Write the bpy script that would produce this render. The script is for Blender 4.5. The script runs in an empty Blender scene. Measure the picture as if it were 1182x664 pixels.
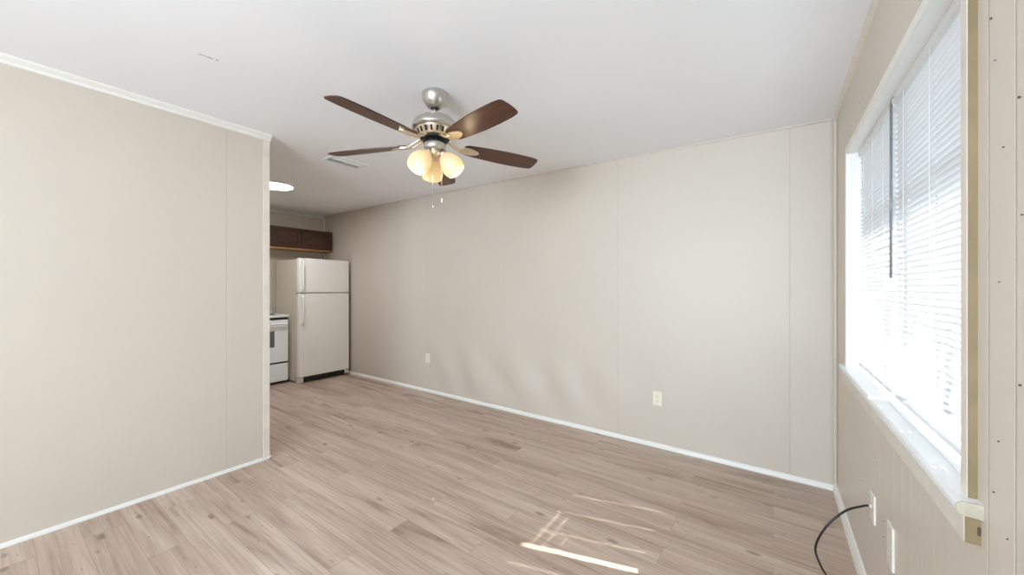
import bpy, bmesh, math, random
from mathutils import Vector, Matrix, noise
random.seed(7)
scene = bpy.context.scene
COL = scene.collection
PI = math.pi

# ------------------------------------------------------------------ camera, sky, sun, exposure
CAM_H = 1.30
cam_data = bpy.data.cameras.new('camera')
cam_data.sensor_width = 36.0
cam_data.lens = 430.0 * 36.0 / 1182.0
cam_data.clip_start = 0.02
cam = bpy.data.objects.new('camera', cam_data)
COL.objects.link(cam)
cam.location = (0, 0, CAM_H)
cam.rotation_euler = (PI / 2, 0, math.radians(35.03))
scene.camera = cam

scene.view_settings.view_transform = 'Standard'
scene.view_settings.look = 'None'
scene.view_settings.gamma = 1.0
scene.view_settings.use_curve_mapping = False
scene.view_settings.exposure = 0.55
scene.cycles.diffuse_bounces = 8
scene.cycles.max_bounces = 14
scene.cycles.transparent_max_bounces = 16
scene.cycles.sample_clamp_indirect = 6.0

SUN_STRENGTH = 15.0
SKY_STRENGTH = 4.0
REAR_FILL_W = 165.0
SUN_EL = math.radians(46.0)
SUN_DIR = Vector((-1.0, -0.295, 0)).normalized()

world = bpy.data.worlds.new('sky')
scene.world = world
world.use_nodes = True
wn = world.node_tree.nodes
wl = world.node_tree.links
wn.clear()
w_out = wn.new('ShaderNodeOutputWorld')
w_bg = wn.new('ShaderNodeBackground')
w_bg.inputs['Color'].default_value = (0.74, 0.86, 1.0, 1)
w_bg.inputs['Strength'].default_value = SKY_STRENGTH
wl.new(w_bg.outputs[0], w_out.inputs[0])

sun_data = bpy.data.lights.new('sun', 'SUN')
sun_data.energy = SUN_STRENGTH
sun_data.color = (1.0, 0.95, 0.88)
sun_data.angle = math.radians(0.53)
sun = bpy.data.objects.new('sun', sun_data)
COL.objects.link(sun)
sd = Vector((SUN_DIR.x * math.cos(SUN_EL), SUN_DIR.y * math.cos(SUN_EL), -math.sin(SUN_EL)))
sun.rotation_euler = sd.to_track_quat('-Z', 'Y').to_euler()
sun.location = (6, 4, 7)

# added fill light: sky-coloured area lamp outside an invented window behind the camera
fill_lamp_data = bpy.data.lights.new('rear_fill', 'AREA')
fill_lamp_data.shape = 'RECTANGLE'
fill_lamp_data.size = 2.0
fill_lamp_data.size_y = 1.35
fill_lamp_data.energy = REAR_FILL_W
fill_lamp_data.color = (0.76, 0.855, 1.0)
fill_lamp = bpy.data.objects.new('rear_fill', fill_lamp_data)
COL.objects.link(fill_lamp)
fill_lamp.location = (-0.85, -2.72, 1.46)
fill_lamp.rotation_euler = (math.radians(106), 0, math.radians(-8))

# ------------------------------------------------------------------ room measures (metres)
XW, YD, XL, XK = 0.336, 3.192, -3.124, -5.955     # window wall, long wall, partition, kitchen wall
YR = -2.4                                         # wall behind the camera
YE = 1.250                                        # free end of the partition
def fz(x, y): return 0.00105 - 0.00643*x - 0.00633*y - 0.00075*x*x - 0.00075*x*y
def cz(x, y): return 2.47055 + 0.00096*x - 0.02027*y - 0.00165*x*x - 0.00568*x*y

# ------------------------------------------------------------------ materials
def mat(name, color, rough=0.5, metal=0.0, var=0.0, vscale=4.0, bump=0.0, bscale=60.0, coat=0.0,
        stretch=(1, 1, 1), spec=0.5):
    m = bpy.data.materials.new(name)
    m.use_nodes = True
    nt = m.node_tree
    b = nt.nodes['Principled BSDF']
    b.inputs['Base Color'].default_value = (*color, 1)
    b.inputs['Roughness'].default_value = rough
    b.inputs['Metallic'].default_value = metal
    b.inputs['Coat Weight'].default_value = coat
    b.inputs['Specular IOR Level'].default_value = spec
    tc = nt.nodes.new('ShaderNodeTexCoord')
    mp = nt.nodes.new('ShaderNodeMapping')
    mp.inputs['Scale'].default_value = stretch
    nt.links.new(tc.outputs['Object'], mp.inputs[0])
    if var > 0:
        n = nt.nodes.new('ShaderNodeTexNoise')
        n.inputs['Scale'].default_value = vscale
        n.inputs['Detail'].default_value = 5
        nt.links.new(mp.outputs[0], n.inputs['Vector'])
        r = nt.nodes.new('ShaderNodeValToRGB')
        r.color_ramp.elements[0].position = 0.3
        r.color_ramp.elements[1].position = 0.7
        r.color_ramp.elements[0].color = (*[c * (1 - var) for c in color], 1)
        r.color_ramp.elements[1].color = (*[min(1, c * (1 + var)) for c in color], 1)
        nt.links.new(n.outputs['Fac'], r.inputs[0])
        nt.links.new(r.outputs[0], b.inputs['Base Color'])
    if bump > 0:
        n2 = nt.nodes.new('ShaderNodeTexNoise')
        n2.inputs['Scale'].default_value = bscale
        n2.inputs['Detail'].default_value = 3
        nt.links.new(mp.outputs[0], n2.inputs['Vector'])
        bp = nt.nodes.new('ShaderNodeBump')
        bp.inputs['Strength'].default_value = bump
        bp.inputs['Distance'].default_value = 0.004
        nt.links.new(n2.outputs['Fac'], bp.inputs['Height'])
        nt.links.new(bp.outputs[0], b.inputs['Normal'])
    return m

def wood(name, dark, light, rough, stretch, scale=6.0, coat=0.3):
    m = mat(name, dark, rough, coat=coat)
    nt = m.node_tree
    b = nt.nodes['Principled BSDF']
    tc = nt.nodes.new('ShaderNodeTexCoord')
    mp = nt.nodes.new('ShaderNodeMapping')
    mp.inputs['Scale'].default_value = stretch
    n = nt.nodes.new('ShaderNodeTexNoise')
    n.inputs['Scale'].default_value = scale
    n.inputs['Detail'].default_value = 6
    n.inputs['Distortion'].default_value = 0.8
    r = nt.nodes.new('ShaderNodeValToRGB')
    r.color_ramp.elements[0].position = 0.3
    r.color_ramp.elements[1].position = 0.72
    r.color_ramp.elements[0].color = (*dark, 1)
    r.color_ramp.elements[1].color = (*light, 1)
    nt.links.new(tc.outputs['Object'], mp.inputs[0])
    nt.links.new(mp.outputs[0], n.inputs['Vector'])
    nt.links.new(n.outputs['Fac'], r.inputs[0])
    nt.links.new(r.outputs[0], b.inputs['Base Color'])
    return m

def emit(name, color, strength):
    m = bpy.data.materials.new(name)
    m.use_nodes = True
    b = m.node_tree.nodes['Principled BSDF']
    b.inputs['Base Color'].default_value = (*color, 1)
    b.inputs['Emission Color'].default_value = (*color, 1)
    b.inputs['Emission Strength'].default_value = strength
    return m

M = {}
GREIGE = (0.595, 0.537, 0.462)
M['wall'] = mat('greige_wall_paint', GREIGE, 0.47, var=0.02, vscale=1.3, bump=0.06, bscale=5.0)
M['panel'] = mat('cream_panel_paint', (0.62, 0.56, 0.475), 0.36, var=0.02, vscale=2.0, bump=0.05, bscale=9.0)
M['groove'] = mat('dark_panel_seam', (0.30, 0.25, 0.19), 0.8)
M['seam'] = mat('filled_panel_seam', (0.55, 0.495, 0.42), 0.5)
M['ceiling'] = mat('ceiling_paint', (0.88, 0.89, 0.92), 0.62, var=0.012, vscale=1.5, bump=0.08, bscale=7.0)
M['trim'] = mat('white_trim_paint', (0.80, 0.785, 0.75), 0.34, var=0.02, vscale=9.0, bump=0.08, bscale=14.0)
M['trim_worn'] = mat('cream_trim_paint', (0.70, 0.65, 0.57), 0.38, var=0.06, vscale=14.0, bump=0.12, bscale=22.0)
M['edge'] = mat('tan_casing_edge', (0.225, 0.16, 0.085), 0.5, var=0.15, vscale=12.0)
M['end_grain'] = mat('worn_sill_end', (0.46, 0.41, 0.32), 0.5, var=0.15, vscale=25.0)
M['bare'] = mat('bare_trim_wood', (0.09, 0.06, 0.035), 0.8, var=0.3, vscale=40.0)
M['sill'] = mat('glossy_sill_paint', (0.83, 0.84, 0.85), 0.24, var=0.015, vscale=9.0, bump=0.1, bscale=12.0)
M['frame'] = mat('window_frame_paint', (0.72, 0.72, 0.70), 0.45)
M['nickel'] = mat('brushed_nickel', (0.60, 0.57, 0.53), 0.30, 1.0, var=0.06, vscale=30, stretch=(1, 1, 14))
M['nickel_warm'] = mat('polished_nickel_bracket', (0.78, 0.68, 0.52), 0.28, 1.0)
M['black'] = mat('black_plastic', (0.012, 0.012, 0.013), 0.45)
M['cable'] = mat('black_cable_jacket', (0.012, 0.011, 0.013), 0.4)
M['dark'] = mat('dark_void', (0.02, 0.018, 0.016), 0.9)
M['blade'] = wood('mahogany_blade', (0.040, 0.010, 0.004), (0.105, 0.032, 0.010), 0.36, (1.2, 14, 14), 4.0, 0.3)
M['blade'].node_tree.nodes['Principled BSDF'].inputs['Coat Roughness'].default_value = 0.30
M['blade'].node_tree.nodes['Principled BSDF'].inputs['Specular IOR Level'].default_value = 0.3
M['cabinet'] = wood('walnut_cabinet', (0.028, 0.010, 0.005), (0.085, 0.030, 0.013), 0.42, (5, 1.4, 9), 5.0, 0.15)
M['cabinet_edge'] = wood('lit_cabinet_edge', (0.30, 0.15, 0.05), (0.46, 0.25, 0.10), 0.5, (5, 1.4, 9), 5.0, 0.1)  # paler amber stands in for light on the cabinet's bottom edge
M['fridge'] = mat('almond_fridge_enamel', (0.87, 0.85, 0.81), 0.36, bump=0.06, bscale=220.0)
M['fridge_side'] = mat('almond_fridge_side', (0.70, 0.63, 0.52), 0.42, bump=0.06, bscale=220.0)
M['range'] = mat('white_range_enamel', (0.87, 0.90, 0.92), 0.22)
M['oven_glass'] = mat('grey_oven_glass', (0.13, 0.135, 0.14), 0.12)
M['coil'] = mat('burner_coil', (0.03, 0.03, 0.03), 0.6)
M['chrome'] = mat('chrome', (0.7, 0.7, 0.7), 0.15, 1.0)
M['ivory'] = mat('ivory_outlet_plastic', (0.80, 0.76, 0.62), 0.35)
M['plate'] = mat('painted_wall_plate', (0.74, 0.71, 0.65), 0.35)
M['plate_beige'] = mat('wall_toned_plate', (0.66, 0.62, 0.54), 0.4)
M['cord'] = mat('white_cord', (0.85, 0.85, 0.85), 0.6)
M['vent'] = mat('white_register_enamel', (0.74, 0.74, 0.73), 0.4)
M['wand'] = mat('grey_clear_wand', (0.20, 0.205, 0.22), 0.2)
M['hole'] = mat('nail_hole_stain', (0.06, 0.045, 0.035), 0.9)
M['speck'] = mat('plaster_crumb', (0.88, 0.87, 0.84), 0.8)
M['ground'] = mat('pale_concrete_yard', (0.065, 0.065, 0.06), 0.9, var=0.15, vscale=2.0)
M['backdrop'] = mat('grey_backdrop', (0.20, 0.20, 0.20), 0.8, var=0.1, vscale=3.0)
M['eave'] = mat('porch_soffit', (0.62, 0.62, 0.60), 0.7)
M['diffuser'] = emit('lit_lamp_diffuser', (1.0, 0.99, 0.96), 5.0)
M['bulb'] = emit('lit_bulb', (1.0, 0.93, 0.80), 1.0)

def slat_material():
    m = bpy.data.materials.new('white_vinyl_slat')
    m.use_nodes = True
    nt = m.node_tree
    nt.nodes.clear()
    o = nt.nodes.new('ShaderNodeOutputMaterial')
    d = nt.nodes.new('ShaderNodeBsdfDiffuse'); d.inputs[0].default_value = (0.78, 0.795, 0.815, 1)
    t = nt.nodes.new('ShaderNodeBsdfTranslucent'); t.inputs[0].default_value = (0.92, 0.93, 0.95, 1)
    g = nt.nodes.new('ShaderNodeBsdfGlossy'); g.inputs['Roughness'].default_value = 0.4
    mx = nt.nodes.new('ShaderNodeMixShader'); mx.inputs[0].default_value = 0.12
    m2 = nt.nodes.new('ShaderNodeMixShader'); m2.inputs[0].default_value = 0.04
    nt.links.new(d.outputs[0], mx.inputs[1]); nt.links.new(t.outputs[0], mx.inputs[2])
    nt.links.new(mx.outputs[0], m2.inputs[1]); nt.links.new(g.outputs[0], m2.inputs[2])
    nt.links.new(m2.outputs[0], o.inputs[0])
    return m
M['slat'] = slat_material()

def pane_material():
    m = bpy.data.materials.new('clear_window_pane')
    m.use_nodes = True
    nt = m.node_tree
    nt.nodes.clear()
    o = nt.nodes.new('ShaderNodeOutputMaterial')
    t = nt.nodes.new('ShaderNodeBsdfTransparent'); t.inputs[0].default_value = (0.95, 0.97, 0.96, 1)
    g = nt.nodes.new('ShaderNodeBsdfGlossy'); g.inputs['Roughness'].default_value = 0.02
    f = nt.nodes.new('ShaderNodeLayerWeight'); f.inputs['Blend'].default_value = 0.5
    pw = nt.nodes.new('ShaderNodeMath'); pw.operation = 'POWER'; pw.inputs[1].default_value = 5.0
    ma = nt.nodes.new('ShaderNodeMath'); ma.operation = 'MULTIPLY_ADD'; ma.inputs[1].default_value = 0.7; ma.inputs[2].default_value = 0.04
    mx = nt.nodes.new('ShaderNodeMixShader')
    nt.links.new(f.outputs['Facing'], pw.inputs[0]); nt.links.new(pw.outputs[0], ma.inputs[0])
    nt.links.new(ma.outputs[0], mx.inputs[0])
    nt.links.new(t.outputs[0], mx.inputs[1]); nt.links.new(g.outputs[0], mx.inputs[2])
    nt.links.new(mx.outputs[0], o.inputs[0])
    return m
M['pane'] = pane_material()

def shade_material():
    m = bpy.data.materials.new('warm_frosted_glass')
    m.use_nodes = True
    nt = m.node_tree
    nt.nodes.clear()
    o = nt.nodes.new('ShaderNodeOutputMaterial')
    d = nt.nodes.new('ShaderNodeBsdfDiffuse'); d.inputs[0].default_value = (0.80, 0.73, 0.59, 1)
    t = nt.nodes.new('ShaderNodeBsdfTranslucent'); t.inputs[0].default_value = (0.74, 0.65, 0.47, 1)
    g = nt.nodes.new('ShaderNodeBsdfGlossy'); g.inputs['Roughness'].default_value = 0.25
    e = nt.nodes.new('ShaderNodeEmission'); e.inputs[0].default_value = (1.0, 0.80, 0.50, 1); e.inputs[1].default_value = 0.05
    mx = nt.nodes.new('ShaderNodeMixShader'); mx.inputs[0].default_value = 0.5
    m2 = nt.nodes.new('ShaderNodeMixShader'); m2.inputs[0].default_value = 0.05
    ad = nt.nodes.new('ShaderNodeAddShader')
    nt.links.new(d.outputs[0], mx.inputs[1]); nt.links.new(t.outputs[0], mx.inputs[2])
    nt.links.new(mx.outputs[0], m2.inputs[1]); nt.links.new(g.outputs[0], m2.inputs[2])
    nt.links.new(m2.outputs[0], ad.inputs[0]); nt.links.new(e.outputs[0], ad.inputs[1])
    nt.links.new(ad.outputs[0], o.inputs[0])
    return m
M['shade'] = shade_material()

def floor_material():
    m = bpy.data.materials.new('grey_oak_vinyl_planks')
    m.use_nodes = True
    nt = m.node_tree
    N, L = nt.nodes, nt.links
    b = N['Principled BSDF']
    tc = N.new('ShaderNodeTexCoord')
    br = N.new('ShaderNodeTexBrick')
    br.offset = 0.37; br.offset_frequency = 2
    br.inputs['Color1'].default_value = (0, 0, 0, 1)
    br.inputs['Color2'].default_value = (1, 1, 1, 1)
    br.inputs['Mortar'].default_value = (0.5, 0.5, 0.5, 1)
    br.inputs['Scale'].default_value = 1.0
    br.inputs['Mortar Size'].default_value = 0.0011
    br.inputs['Mortar Smooth'].default_value = 0.3
    br.inputs['Brick Width'].default_value = 1.22
    br.inputs['Row Height'].default_value = 0.152
    L.new(tc.outputs['Object'], br.inputs['Vector'])
    # shift the grain by a per-plank amount
    sep = N.new('ShaderNodeSeparateXYZ'); L.new(tc.outputs['Object'], sep.inputs[0])
    bw = N.new('ShaderNodeRGBToBW'); L.new(br.outputs['Color'], bw.inputs[0])
    def math_(op, a, bb):
        n = N.new('ShaderNodeMath'); n.operation = op
        for i, v in enumerate((a, bb)):
            if hasattr(v, 'links'): L.new(v, n.inputs[i])
            else: n.inputs[i].default_value = v
        return n.outputs[0]
    off = math_('MULTIPLY', bw.outputs[0], 37.0)
    def coords(sx, sy):
        c = N.new('ShaderNodeCombineXYZ')
        L.new(math_('ADD', math_('MULTIPLY', sep.outputs[0], sx), off), c.inputs[0])
        L.new(math_('MULTIPLY', sep.outputs[1], sy), c.inputs[1])
        L.new(off, c.inputs[2])
        return c.outputs[0]
    def noise_(vec, scale, detail, dist=0.0, rough=0.55):
        n = N.new('ShaderNodeTexNoise'); L.new(vec, n.inputs['Vector'])
        n.inputs['Scale'].default_value = scale; n.inputs['Detail'].default_value = detail
        n.inputs['Distortion'].default_value = dist; n.inputs['Roughness'].default_value = rough
        return n.outputs['Fac']
    def ramp(fac, stops):
        r = N.new('ShaderNodeValToRGB'); L.new(fac, r.inputs[0])
        while len(r.color_ramp.elements) < len(stops): r.color_ramp.elements.new(0.5)
        for e, (p, c) in zip(r.color_ramp.elements, stops):
            e.position = p; e.color = (*c, 1)
        return r.outputs[0]
    def mix(fac, a, bb, mode='MIX'):
        n = N.new('ShaderNodeMix'); n.data_type = 'RGBA'; n.blend_type = mode
        if hasattr(fac, 'links'): L.new(fac, n.inputs[0])
        else: n.inputs[0].default_value = fac
        for i, v in ((6, a), (7, bb)):
            if hasattr(v, 'links'): L.new(v, n.inputs[i])
            else: n.inputs[i].default_value = (*v, 1)
        return n.outputs[2]
    broad = noise_(coords(0.8, 8.0), 1.0, 6, 0.9)
    base = ramp(broad, [(0.26, (0.25, 0.165, 0.115)), (0.40, (0.45, 0.34, 0.265)), (0.60, (0.57, 0.455, 0.37)), (0.82, (0.63, 0.525, 0.445))])
    grain = ramp(noise_(coords(2.2, 75.0), 1.0, 6, 0.4, 0.65), [(0.30, (0.70, 0.69, 0.68)), (0.55, (1, 1, 1)), (0.8, (1.08, 1.07, 1.06))])
    col = mix(1.0, base, grain, 'MULTIPLY')
    tint = ramp(bw.outputs[0], [(0.0, (0.965, 0.95, 0.945)), (0.5, (1.0, 1.0, 1.0)), (1.0, (1.03, 1.015, 1.0))])
    col = mix(1.0, col, tint, 'MULTIPLY')
    # knots and short dark flecks
    vo = N.new('ShaderNodeTexVoronoi'); vo.inputs['Scale'].default_value = 1.0
    L.new(coords(3.1, 7.5), vo.inputs['Vector'])
    kn = ramp(vo.outputs['Distance'], [(0.0, (1, 1, 1)), (0.075, (0.75, 0.75, 0.75)), (0.13, (0, 0, 0))])
    kb = N.new('ShaderNodeRGBToBW'); L.new(kn, kb.inputs[0])
    col = mix(math_('MULTIPLY', kb.outputs[0], 0.62), col, (0.10, 0.055, 0.03))
    v2 = N.new('ShaderNodeTexVoronoi'); v2.inputs['Scale'].default_value = 1.0
    L.new(coords(7.0, 24.0), v2.inputs['Vector'])
    fl2 = ramp(v2.outputs['Distance'], [(0.0, (1, 1, 1)), (0.05, (0.6, 0.6, 0.6)), (0.11, (0, 0, 0))])
    fb = N.new('ShaderNodeRGBToBW'); L.new(fl2, fb.inputs[0])
    col = mix(math_('MULTIPLY', fb.outputs[0], 0.75), col, (0.13, 0.075, 0.045))
    col = mix(math_('MULTIPLY', br.outputs['Fac'], 0.40), col, (0.10, 0.07, 0.05))
    L.new(col, b.inputs['Base Color'])
    rr = ramp(broad, [(0.3, (0.36, 0.36, 0.36)), (0.7, (0.28, 0.28, 0.28))])
    L.new(rr, b.inputs['Roughness'])
    bp = N.new('ShaderNodeBump'); bp.inputs['Strength'].default_value = 0.10; bp.inputs['Distance'].default_value = 0.002
    L.new(grain, bp.inputs['Height']); L.new(bp.outputs[0], b.inputs['Normal'])
    return m
M['floor'] = floor_material()

# ------------------------------------------------------------------ mesh helpers
class MB:
    """Collects shapes in world coordinates; build() links them as ONE mesh object."""
    def __init__(self):
        self.bm = bmesh.new(); self.mats = []
    def mi(self, m):
        if m is None: return 0
        if m not in self.mats: self.mats.append(m)
        return self.mats.index(m)
    def _merge(self, tb, m=None, mtx=None, smooth=False):
        i = self.mi(m)
        for f in tb.faces: f.material_index = i; f.smooth = smooth
        if mtx is not None: bmesh.ops.transform(tb, matrix=mtx, verts=tb.verts)
        me = bpy.data.meshes.new('tmp'); tb.to_mesh(me); tb.free()
        self.bm.from_mesh(me); bpy.data.meshes.remove(me)
    def box(self, x0, x1, y0, y1, z0, z1, m=None, bevel=0.0, seg=2, mtx=None):
        tb = bmesh.new()
        v = [tb.verts.new((x, y, z)) for x in (x0, x1) for y in (y0, y1) for z in (z0, z1)]
        for q in ((0, 1, 3, 2), (4, 6, 7, 5), (0, 4, 5, 1), (2, 3, 7, 6), (0, 2, 6, 4), (1, 5, 7, 3)):
            tb.faces.new([v[k] for k in q])
        bmesh.ops.recalc_face_normals(tb, faces=tb.faces)
        if bevel > 0:
            bmesh.ops.bevel(tb, geom=list(tb.edges), offset=bevel, segments=seg, affect='EDGES', profile=0.5)
        self._merge(tb, m, mtx, False)
    def lathe(self, prof, seg=40, m=None, mtx=None, closed=False, smooth=True):
        tb = bmesh.new(); rings = []
        for r, z in prof:
            if r < 1e-6: rings.append([tb.verts.new((0, 0, z))])
            else: rings.append([tb.verts.new((r*math.cos(2*PI*k/seg), r*math.sin(2*PI*k/seg), z)) for k in range(seg)])
        pairs = list(zip(rings[:-1], rings[1:]))
        if closed: pairs.append((rings[-1], rings[0]))
        for a, b in pairs:
            for k in range(seg):
                k2 = (k+1) % seg
                if len(a) == 1 and len(b) == 1: continue
                if len(a) == 1: tb.faces.new((a[0], b[k], b[k2]))
                elif len(b) == 1: tb.faces.new((a[k], b[0], a[k2]))
                else: tb.faces.new((a[k], b[k], b[k2], a[k2]))
        bmesh.ops.recalc_face_normals(tb, faces=tb.faces)
        self._merge(tb, m, mtx, smooth)
    def tube(self, pts, r, seg=10, m=None, caps=True, smooth=True):
        tb = bmesh.new(); P = [Vector(p) for p in pts]; rings = []
        rr = r if hasattr(r, '__len__') else [r]*len(P)
        t0 = (P[1]-P[0]).normalized()
        u = t0.cross(Vector((0, 0, 1)))
        if u.length < 1e-3: u = t0.cross(Vector((1, 0, 0)))
        u.normalize()
        for i, p in enumerate(P):
            t = (P[min(i+1, len(P)-1)] - P[max(i-1, 0)]).normalized()
            u = (u - t*u.dot(t)).normalized(); w = t.cross(u)
            rings.append([tb.verts.new(p + (u*math.cos(2*PI*k/seg) + w*math.sin(2*PI*k/seg))*rr[i]) for k in range(seg)])
        for a, b in zip(rings[:-1], rings[1:]):
            for k in range(seg): tb.faces.new((a[k], a[(k+1) % seg], b[(k+1) % seg], b[k]))
        if caps: tb.faces.new(rings[0][::-1]); tb.faces.new(rings[-1])
        bmesh.ops.recalc_face_normals(tb, faces=tb.faces)
        self._merge(tb, m, None, smooth)
    def prism(self, outline, axis, a0, a1, m=None, bevel=0.0, mtx=None, smooth=False, taper=None):
        """outline: 2D points; extruded along axis 'x','y','z' between a0 and a1."""
        tb = bmesh.new()
        def P(p, a):
            if axis == 'x': return (a, p[0], p[1])
            if axis == 'y': return (p[0], a, p[1])
            return (p[0], p[1], a)
        A = [tb.verts.new(P(p, a0)) for p in outline]; B = [tb.verts.new(P(p, a1)) for p in outline]
        n = len(outline)
        tb.faces.new(A); tb.faces.new(B[::-1])
        for k in range(n): tb.faces.new((A[k], B[k], B[(k+1) % n], A[(k+1) % n]))
        bmesh.ops.recalc_face_normals(tb, faces=tb.faces)
        if bevel > 0:
            bmesh.ops.bevel(tb, geom=list(tb.edges), offset=bevel, segments=2, affect='EDGES')
        self._merge(tb, m, mtx, smooth)
    def quad(self, pts, m=None):
        f = self.bm.faces.new([self.bm.verts.new(p) for p in pts]); f.material_index = self.mi(m)
    def build(self, name, m=None, parent=None, org=None):
        if not self.mats and m is not None: self.mats = [m]
        o_ = org if org is not None else (Vector(parent['wl']) if parent is not None and 'wl' in parent else Vector((0, 0, 0)))
        o_ = Vector(o_)
        bmesh.ops.translate(self.bm, vec=-o_, verts=self.bm.verts)
        me = bpy.data.meshes.new(name); self.bm.to_mesh(me); self.bm.free()
        for x in self.mats: me.materials.append(x)
        ob = bpy.data.objects.new(name, me); COL.objects.link(ob)
        if parent is not None:
            ob.parent = parent; ob['wl'] = list(o_)
        else:
            ob.location = o_; ob['wl'] = list(o_)
        return ob

def thing(name, label, cat, loc, group=None):
    o = bpy.data.objects.new(name, None); COL.objects.link(o)
    o.empty_display_size = 0.1
    o.location = loc; o['wl'] = list(loc)
    o['label'] = label; o['category'] = cat
    if group: o['group'] = group
    return o
def tag(o, label, cat, group=None):
    o['label'] = label; o['category'] = cat
    if group: o['group'] = group
    return o
def struct(o, label=None):
    o['kind'] = 'structure'
    if label: o['label'] = label
    return o
def copy_thing(src, loc, label):
    r = src.copy(); COL.objects.link(r); r.location = loc; r['label'] = label; r['wl'] = list(loc)
    for ch in list(src.children):
        c = ch.copy(); COL.objects.link(c); c.parent = r
        for g in list(ch.children):
            d = g.copy(); COL.objects.link(d); d.parent = c
    return r

def breaks(a, b, step, grooves=(), half=0.0025):
    n = max(1, int(round((b-a)/step)))
    v = set(round(a + (b-a)*k/n, 5) for k in range(n+1))
    for g in grooves:
        v = {t for t in v if abs(t-g) > half*1.6 or t in (round(a, 5), round(b, 5))}
        v = {t for t in v if abs(t-g) > half*4 or t in (round(a, 5), round(b, 5))}
        v |= {round(g+half*q, 5) for q in (-3, -1, 0, 1, 3)}
    return sorted(v)

def sheet(us, vs, pos, skip=None, m=None, gm=None, grooves=(), half=0.0025):
    """grid surface; pos(u, v) gives the point; faces touching a groove centre take material gm"""
    mb = MB(); mb.mi(m)
    gi = mb.mi(gm) if gm else 0
    V = {}
    for i, u in enumerate(us):
        for j, v in enumerate(vs): V[i, j] = mb.bm.verts.new(pos(u, v))
    for i in range(len(us)-1):
        for j in range(len(vs)-1):
            uc, vc = (us[i]+us[i+1])/2, (vs[j]+vs[j+1])/2
            if skip and skip(uc, vc): continue
            f = mb.bm.faces.new((V[i, j], V[i+1, j], V[i+1, j+1], V[i, j+1]))
            g = any(abs(uc-q) < half for q in grooves)
            f.material_index = gi if g else 0
            f.smooth = not g
    for v in [v for v in mb.bm.verts if not v.link_faces]: mb.bm.verts.remove(v)
    return mb

# ------------------------------------------------------------------ the shell
# floor
us = breaks(XK-0.12, XW+0.12, 0.1); vs = breaks(YR-0.12, YD+0.12, 0.1)
fl = sheet(us, vs, lambda x, y: (x, y, fz(x, y)), m=M['floor']).build('floor')
md = fl.modifiers.new('thickness', 'SOLIDIFY'); md.thickness = 0.1; md.offset = -1
struct(fl)
# ceiling
ce = sheet(us, vs, lambda x, y: (x, y, cz(x, y)), m=M['ceiling'])
for f in ce.bm.faces: f.normal_flip()
hm = M['hole']
def ceil_mark(x0, y0, x1, y1, w):
    d = Vector((x1-x0, y1-y0)); n = Vector((-d.y, d.x)).normalized()*w
    ce.quad([(x, y, cz(x, y)-0.0012) for x, y in ((x0+n.x, y0+n.y), (x1+n.x, y1+n.y), (x1-n.x, y1-n.y), (x0-n.x, y0-n.y))], hm)
ceil_mark(-2.325, 0.617, -2.318, 0.653, 0.0006)
ceil_mark(-2.318, 0.653, -2.314, 0.672, 0.0020)
ceil_mark(-2.311, 0.684, -2.309, 0.693, 0.0022)
ce = ce.build('ceiling')
md = ce.modifiers.new('thickness', 'SOLIDIFY'); md.thickness = 0.1; md.offset = -1
struct(ce)

# long back wall with its buckled panels and two seams
def bump_back(x, z):
    lo = math.exp(-((z-0.33)/0.24)**2)
    env = math.exp(-((x+2.3)/1.15)**2)
    d = 0.025*lo*env*(0.35 + math.sin(x*11.5 + z*3.2 + 0.8*math.sin(x*4)) )
    env2 = math.exp(-((x+0.15)/0.45)**2)
    d += 0.012*math.exp(-((z-0.40)/0.25)**2)*env2*math.sin(x*9+z*5)
    d += 0.004*math.sin(x*1.7+0.5)*math.sin(z*2.3)
    d += 0.006*noise.noise(Vector((x*1.5, 3.0, z*1.2)))
    return d*min(1, max(0, z)/0.08)
SEAMS = (-2.339, -1.111, 0.095, -3.55)
us = breaks(XK, XW, 0.035, SEAMS, 0.0022); vs = breaks(-0.06, 2.52, 0.045)
def pos_back(x, z):
    y = YD - bump_back(x, z)
    if any(abs(x-s) < 1e-4 for s in SEAMS): y += 0.0009
    return (x, y, z)
wb = sheet(us, vs, pos_back, m=M['wall'], gm=M['seam'], grooves=SEAMS, half=0.0022)
wb = wb.build('wall_back')
md = wb.modifiers.new('thickness', 'SOLIDIFY'); md.thickness = 0.1; md.offset = -1
struct(wb)

# window wall: grooved boards, opening of window_1
OY0, OY1, OZ0, OZ1 = 1.183, 2.695, 0.860, 2.025
RX0_, RX1_, RZ0, RZ1 = -1.80, 0.10, 0.80, 2.10     # opening of fill_window added in the wall behind the camera
GR = [1.0063 + 0.0975*k for k in range(-3, 22)]
GR = [g for g in GR if g < YD-0.05 and abs(g-OY0) > 0.02 and abs(g-OY1) > 0.02]
yb = sorted(set(breaks(YR, YD, 0.12, GR, 0.0016) + [OY0, OY1]))
zb_ = sorted(set(breaks(-0.06, 2.52, 0.1) + [OZ0, OZ1]))
def pos_win(y, z):
    x = XW + 0.0015*noise.noise(Vector((7.0, y*1.3, z*1.1)))
    if any(abs(y-s) < 1e-4 for s in GR): x += 0.0022 if y < 1.12 else 0.0003
    return (x, y, z)
def in_open(y, z):
    return OY0 < y < OY1 and OZ0 < z < OZ1
ww = sheet(yb, zb_, pos_win, skip=in_open, m=M['panel'], gm=M['panel'], grooves=GR, half=0.0016)
gi = ww.mi(M['groove'])
for f in ww.bm.faces:                      # the two open joints beside the window read as dark lines
    c = f.calc_center_median()
    if any(abs(c.y-g) < 0.0016 for g in GR) and c.y < 1.12: f.material_index = gi
hm = M['hole']
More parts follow.
